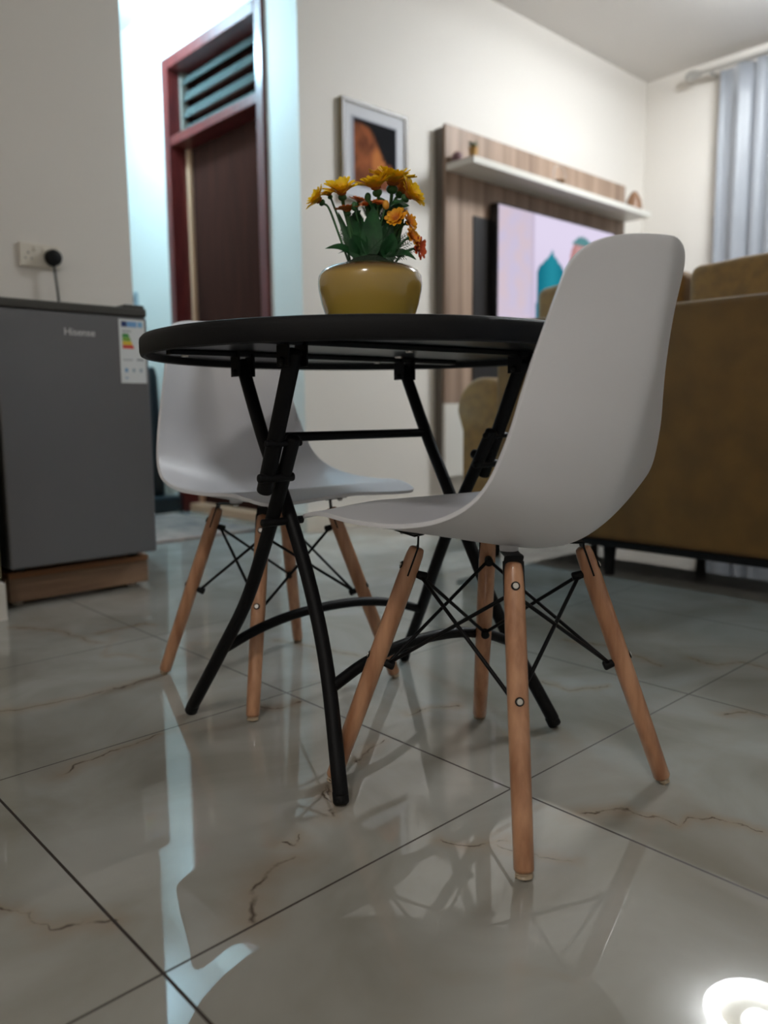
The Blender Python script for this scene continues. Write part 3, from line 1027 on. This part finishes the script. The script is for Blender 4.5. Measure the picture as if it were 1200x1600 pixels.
obj('diffuser', lt([(0, -.171), (.06, -.175), (.09, -.20), (.095, -.225), (.07, -.255), (0, -.27)], 20), MT['hallglow'], hl)

# ================================================================== PICTURE
pic = empty('framed_picture', (2.815, YB, 1.855), 'framed print of a brown lion head on black, hanging on the cream wall', 'picture')
px0, px1, pz0, pz1 = -.22, .22, -.235, .235
bm = bmesh.new()
e = .016
box(bm, px0, px0 + e, -.03, 0, pz0, pz1)
box(bm, px1 - e, px1, -.03, 0, pz0, pz1)
box(bm, px0 + e, px1 - e, -.03, 0, pz1 - e, pz1)
box(bm, px0 + e, px1 - e, -.03, 0, pz0, pz0 + e)
fo = obj('frame', bm, [MT['frame_gold'], MT['frame_grey']], pic)
for p in fo.data.polygons:
    p.material_index = 1 if p.normal.y < -.5 else 0
bm = bmesh.new()
box(bm, px0 + e, px1 - e, -.022, -.001, pz0 + e, pz1 - e)
obj('mount', bm, MT['mat_board'], pic)
obj('inner_mount', bx(px0 + .062, px1 - .072, -.0235, -.021, pz0 + .072, pz1 - .072), MT['mat_inner'], pic)
def grid_y(name, x0, x1, z0, z1, y, n, m, fn, material, parent):
    bm = bmesh.new()
    V = [[bm.verts.new((x0 + (x1 - x0) * i / n, y, z0 + (z1 - z0) * j / m)) for j in range(m + 1)] for i in range(n + 1)]
    for i in range(n):
        for j in range(m):
            bm.faces.new((V[i][j], V[i + 1][j], V[i + 1][j + 1], V[i][j + 1]))
    # give the sheet thickness
    B = [[bm.verts.new((V[i][j].co.x, y + .001, V[i][j].co.z)) for j in (0, m)] for i in (0, n)]
    bm.faces.new((B[0][0], B[0][1], B[1][1], B[1][0]))
    o = obj(name, bm, material, parent)
    add_color(o.data, lambda c: fn((c.x - x0) / (x1 - x0), (c.z - z0) / (z1 - z0)))
    return o
def sst(a, b, x):
    t = min(1, max(0, (x - a) / (b - a)))
    return t * t * (3 - 2 * t)
def lerp(a, b, t):
    return tuple(a[k] * (1 - t) + b[k] * t for k in range(3))
def lion(u, v):
    n = noise.noise(Vector((u * 7, v * 4, 1))) * .5 + noise.noise(Vector((u * 18, v * 9, 3))) * .3
    c = S((22, 22, 25))
    edge = .30 + (1 - v) * .75 + .05 * n          # silhouette falling to the right
    m = sst(edge + .05, edge - .06, u) * sst(.98, .90, v + .15 * abs(u - .1))
    mane = lerp(S((86, 46, 34)), S((168, 100, 62)), min(1, max(0, .45 + n * .9)))
    c = lerp(c, mane, m)
    face = sst(.23, .10, sqrt((u - .58) ** 2 + ((v - .42) * .75) ** 2))
    c = lerp(c, S((196, 124, 70)), face * .75 * m)
    muz = sst(.12, .05, sqrt((u - .83) ** 2 + ((v - .30) * .8) ** 2))
    c = lerp(c, S((172, 98, 66)), muz * .9)
    eye = sst(.05, .02, sqrt((u - .68) ** 2 + ((v - .48) * 1.4) ** 2))
    c = lerp(c, S((40, 30, 28)), eye * .8)
    nose_ = sst(.06, .03, sqrt((u - .95) ** 2 + ((v - .30)) ** 2))
    c = lerp(c, S((46, 32, 30)), nose_ * .8)
    dk = sst(.3, .0, v) * .35
    return lerp(c, S((40, 26, 24)), dk)
grid_y('print', px0 + .078, px1 - .078, pz0 + .080, pz1 - .080, -.0242, 44, 60, lion, MT['art'], pic)

# ================================================================== TV WALL UNIT
ux = 4.21
tu = empty('tv_wall_panel', (ux, YB, .22), 'tall wood-grain media panel with white floating shelf fixed to the wall', 'wall unit')
PX0, PX1 = 3.275 - ux, 5.10 - ux
Z0 = .22
obj('back_board', bx(PX0, PX1, -.075, -.055, .63 - Z0, 2.105 - Z0, bev=.001), MT['oak'], tu)
obj('side_edge', bx(PX0 - .004, PX1 + .004, -.054, 0, .25 - Z0, 2.09 - Z0), MT['panel_edge'], tu)
obj('lower_panel', bx(PX0, PX1, -.075, -.055, 0, .628 - Z0, bev=.001), MT['white_shelf'], tu)
obj('floating_shelf', bx(PX0 + .004, 5.10 - ux, -.27, -.076, 1.865 - Z0, 1.900 - Z0, bev=.002), MT['white_shelf'], tu)
obj('black_niche', bx(3.50 - ux, 4.98 - ux, -.083, -.0755, .74 - Z0, 1.665 - Z0), MT['niche'], tu)

tv = empty('television', (4.25, YB - .084, 1.05), 'flat television showing a figure in a teal hood, mounted on the wood panel', 'television')
tw = .615
obj('housing', bx(-tw, tw, -.058, 0, 0, .70, bev=.004), MT['tv_black'], tv)
def scr(u, v):
    c = lerp(S((214, 200, 226)), S((226, 216, 240)), sst(.1, .9, v))
    if u < .27:
        n = noise.noise(Vector((u * 14, v * 9, 5)))
        c = lerp(S((204, 194, 218)), S((212, 194, 206)), min(1, max(0, .5 + n)))
    c = lerp(c, S((186, 172, 196)), sst(.018, .004, abs(u - .27)) * .6)
    # pointed teal hood (a person seen from behind, robed)
    hwd = .125 * sst(.74, .50, v) + .02 * max(0, .5 - v)
    du = abs(u - .43)
    if v < .735 and du < hwd:
        c = lerp(S((38, 138, 156)), S((20, 108, 128)), sst(.0, .13, du))
    # second person: rosy face under a teal headscarf
    r_ = sqrt(((u - .70) / .115) ** 2 + ((v - .66) / .22) ** 2)
    if r_ < 1:
        c = lerp(S((214, 176, 178)), S((186, 132, 130)), sst(.2, .9, r_ + .3 * noise.noise(Vector((u * 20, v * 12, 2)))))
    if r_ < 1.12 and (u > .70 + .15 * (.9 - v)) and (r_ > .72):
        c = S((84, 140, 146))
    if r_ < 1.1 and v > .82:
        c = S((92, 142, 146))
    if v < .48 and abs(u - .72) < .17 * sst(.5, .2, v):
        c = S((120, 150, 170))
    return c
grid_y('screen', -tw + .009, tw - .009, .014, .690, -.0588, 110, 64, scr, MT['screen'], tv)

# shelf ornaments
SZ = 1.9005
sp = empty('small_potted_plant', (3.315, YB - .235, SZ), 'tiny green plant in a gold pot on the left of the white shelf', 'potted plant')
obj('pot', lt([(0, 0), (.020, 0), (.026, .05), (.022, .05), (.020, .045), (0, .045)], 20), MT['pot_small'], sp, True, 40)
bm = bmesh.new()
for k in range(26):
    a = k * 2.4
    rr = .012 + .026 * ((k * 37) % 10) / 10
    c = Vector((cos(a) * rr * .3, sin(a) * rr * .3, .045))
    t_ = Vector((cos(a) * rr, sin(a) * rr, .062 + .026 * ((k * 13) % 7) / 7))
    d_ = (t_ - c)
    s_ = d_.cross(Vector((0, 0, 1))).normalized() * .007
    m_ = (c + t_) / 2 + Vector((0, 0, .004))
    q = [bm.verts.new(v) for v in (c, m_ + s_, t_, m_ - s_)]
    bm.faces.new(q)
obj('leaves', bm, MT['green'], sp)
orb = empty('ring_ornament', (4.14, YB - .20, SZ), 'small bronze wire ring ornament on the middle of the white shelf', 'ornament')
obj('base', lt([(0, 0), (.028, 0), (.030, .006), (.018, .018), (.0, .02)], 24), MT['bronze'], orb, True, 40)
pts = [(cos(a) * .058, 0, .073 + sin(a) * .058) for a in [2 * pi * k / 40 for k in range(41)]]
obj('wire_ring', tb(pts, .0022, 6, round_end=False), MT['rail'], orb, True)
obj('bowl', lt([(0, .02), (.022, .022), (.034, .034), (.036, .042), (.030, .040), (0, .030)], 24), MT['bronze'], orb, True, 40)
cn = obj('cone_ornament', lt([(0, 0), (.052, 0), (.055, .025), (.046, .07), (.030, .105), (.013, .126), (0, .130)], 24), MT['cone'], None, True, 50)
cn.location = (5.00, YB - .20, SZ)
tag(cn, 'small brown cone-shaped ornament on the right end of the white shelf', 'ornament')
po = obj('round_ornament', lt([(0, 0), (.014, 0), (.028, .012), (.032, .03), (.027, .048), (.012, .058), (0, .060)], 24), MT['plum'], None, True, 60)
po.location = (3.325, YB - .115, SZ)
tag(po, 'small round plum-coloured ornament near the left end of the white shelf', 'ornament')

# ================================================================== SOFA
SX = 2.44
sf = empty('sofa', (2.90, 1.0, 0), 'mustard fabric sofa seen from behind at the right', 'sofa')
def rb(name, x0, x1, y0, y1, z0, z1, bev, m, parent, seg=5, puff=0):
    bm = bmesh.new()
    box(bm, x0, x1, y0, y1, z0, z1, bev=bev, seg=seg)
    return obj(name, bm, MT[m], parent, True, 60)
ox, oy = 2.90, 1.0
SY0, SY1 = -.25, 1.975
rb('back_frame', SX - ox, SX + .20 - ox, SY0 - oy, SY1 - oy, .135, .93, .022, 'sofa_back', sf)
rb('seat_base', SX + .205 - ox, 3.32 - ox, SY0 - oy, SY1 - oy, .135, .36, .02, 'sofa', sf)
obj('base_strip', bx(SX + .004 - ox, 3.31 - ox, SY0 + .01 - oy, SY1 + .20 - oy, .112, .134), MT['rubber'], sf)
for k, (a, b) in enumerate(((SY0, .49), (.495, 1.235), (1.24, SY1))):
    rb('seat_cushion', SX + .22 - ox, 3.34 - ox, a - oy, b - oy, .362, .50, .04, 'sofa', sf)
def arm(y0_, y1_):
    bm = bmesh.new()
    n = 28
    xs = (SX + .08 - ox, 3.34 - ox)
    yc, hw_ = (y0_ + y1_) / 2 - oy, (y1_ - y0_) / 2
    ring = []
    pts = [(-hw_ * .82, .135), (-hw_ * .82, .52)]
    for i in range(n + 1):
        a = pi - pi * i / n
        pts.append((hw_ * 1.05 * cos(a), .60 + .125 * sin(a)))
    pts += [(hw_ * .82, .52), (hw_ * .82, .135)]
    rows = []
    for x, sc_ in ((xs[0], .93), (xs[0] + .006, .975), (xs[0] + .02, 1.0), (xs[1] - .02, 1.0), (xs[1] - .006, .975), (xs[1], .93)):
        rows.append([bm.verts.new((x, yc + a * sc_, .135 + (b - .135) * (.5 + sc_ * .5))) for a, b in pts])
    for i in range(len(rows) - 1):
        for j in range(len(pts) - 1):
            bm.faces.new((rows[i][j], rows[i][j + 1], rows[i + 1][j + 1], rows[i + 1][j]))
    bm.faces.new(rows[0])
    bm.faces.new(rows[-1][::-1])
    return obj('armrest', bm, MT['sofa'], sf, True, 40)
arm(1.985, 2.24)
arm(-.47, -.26)
for xx in (SX + .07, 3.24):
    for yy in (-.15, 1.50, 2.02):
        obj('leg', lt([(0, 0), (.017, 0), (.024, .113), (0, .113)], 16, (xx - ox, yy - oy, 0)), MT['rubber'], sf, True, 50)
# loose back cushions
cl = ['far-end mustard back cushion standing above the sofa back, left of the pale chair',
      'mustard back cushion just right of the pale chair, cut by the right frame edge',
      'near-end mustard back cushion of the sofa, beyond the right frame edge']
for k, (a, b) in enumerate(((1.36, 1.975), (.70, 1.335), (.05, .675))):
    bm = bmesh.new()
    box(bm, -.075, .075, -(b - a) / 2, (b - a) / 2, 0, .575, bev=.035, seg=4)
    bmesh.ops.subdivide_edges(bm, edges=[e for e in bm.edges if e.calc_length() > .2], cuts=7, use_grid_fill=True)
    for v in bm.verts:
        fy = cos(pi * .5 * min(1, abs(v.co.y) / ((b - a) / 2)))
        fz = sin(pi * min(1, max(0, v.co.z / .52)))
        v.co.x *= 1 + .5 * fy * fz
        v.co.z += .018 * fy * (1 if v.co.z > .3 else 0) + .006 * noise.noise(v.co * 9 + Vector((k, 0, 0)))
    o = obj('back_cushion', bm, MT['sofa'], None, True, 60)
    o.location = (SX + .205 + .118, (a + b) / 2, .502)
    tag(o, cl[k], 'cushion', 'sofa back cushions')

# ================================================================== CURTAIN
CY1, CY0 = 2.50, -.2
cu = empty('curtain', (XR - .10, (CY0 + CY1) / 2, 0), 'long pale grey satin curtain hanging from a rail on the right wall', 'curtain')
bm = bmesh.new()
n, m_ = 420, 14
yc = (CY0 + CY1) / 2
rows = []
for j in range(m_ + 1):
    z = .02 + (2.775 - .02) * j / m_
    amp = .018 + .022 * (1 - j / m_) + .006
    row = []
    for i in range(n + 1):
        y = CY0 + (CY1 - CY0) * i / n
        ph = y * 52 + 1.6 * sin(y * 6.3) + .8 * sin(y * 17)
        x = amp * sin(ph) + .006 * sin(ph * 2.3 + 1)
        row.append(bm.verts.new((x, y - yc + .006 * cos(ph), z)))
    rows.append(row)
for j in range(m_):
    for i in range(n):
        bm.faces.new((rows[j][i], rows[j][i + 1], rows[j + 1][i + 1], rows[j + 1][i]))
co = obj('curtain_cloth', bm, MT['curtain'], cu, True)
md = co.modifiers.new('thickness', 'SOLIDIFY')
md.thickness = .0012
rd = empty('curtain_rail', (XR - .10, (CY0 + CY1) / 2, 2.795), 'metal curtain rail with end knob near the ceiling on the right wall', 'curtain rail')
obj('pole', tb([(0, CY0 - .1 - yc, 0), (0, CY1 + .13 - yc, 0)], .014, 16), MT['rail'], rd, True, 50)
bm = lt([(0, 0), (.018, 0), (.022, .02), (.034, .045), (.036, .07), (.026, .095), (.010, .105), (0, .107)], 20)
bmesh.ops.rotate(bm, verts=bm.verts, cent=(0, 0, 0), matrix=Matrix.Rotation(-pi / 2, 3, 'X'))
bmesh.ops.translate(bm, verts=bm.verts, vec=(0, CY1 + .13 - yc, 0))
obj('finial', bm, MT['rail'], rd, True, 50)
for yy in (CY1 + .06, 1.1, CY0):
    obj('rail_bracket', bx(-.012, .0995, yy - .008 - yc, yy + .008 - yc, -.03, -.012), MT['rail'], rd)

# ================================================================== CEILING LAMPS
rl = empty('ring_ceiling_lamp', (4.30, 1.54, CEIL), 'round ring-shaped cool white lamp on the living-room ceiling', 'lamp')
obj('ceiling_plate', lt([(0, 0), (.20, 0), (.20, -.02), (0, -.02)], 32), MT['white_plastic'], rl)
bm = bmesh.new()
NR, NS_ = 40, 8
G = [[bm.verts.new(((.25 + .034 * cos(b)) * cos(a), (.25 + .034 * cos(b)) * sin(a), -.065 + .022 * sin(b))) for b in [2 * pi * j / NS_ for j in range(NS_)]] for a in [2 * pi * i / NR for i in range(NR)]]
for i in range(NR):
    for j in range(NS_):
        bm.faces.new((G[i][j], G[(i + 1) % NR][j], G[(i + 1) % NR][(j + 1) % NS_], G[i][(j + 1) % NS_]))
obj('glowing_ring', bm, MT['ring'], rl, True)
obj('glowing_disc', lt([(0, -.021), (.08, -.021), (.085, -.04), (.06, -.065), (0, -.07)], 24), MT['ring'], rl)
for k in range(3):
    a = 2 * pi * k / 3
    obj('ring_arm', tb([(.10 * cos(a), .10 * sin(a), -.012), (.21 * cos(a), .21 * sin(a), -.055)], .005, 8), MT['white_plastic'], rl, True)
kl = empty('kitchen_ceiling_lamp', (-1.1, -.35, CEIL), 'warm round lamp on the kitchen ceiling behind the viewer', 'lamp')
obj('lamp_base', lt([(0, 0), (.17, 0), (.17, -.02), (0, -.02)], 32), MT['white_plastic'], kl)
obj('diffuser', lt([(0, -.021), (.16, -.021), (.165, -.05), (.11, -.075), (0, -.085)], 24), MT['kitglow'], kl)
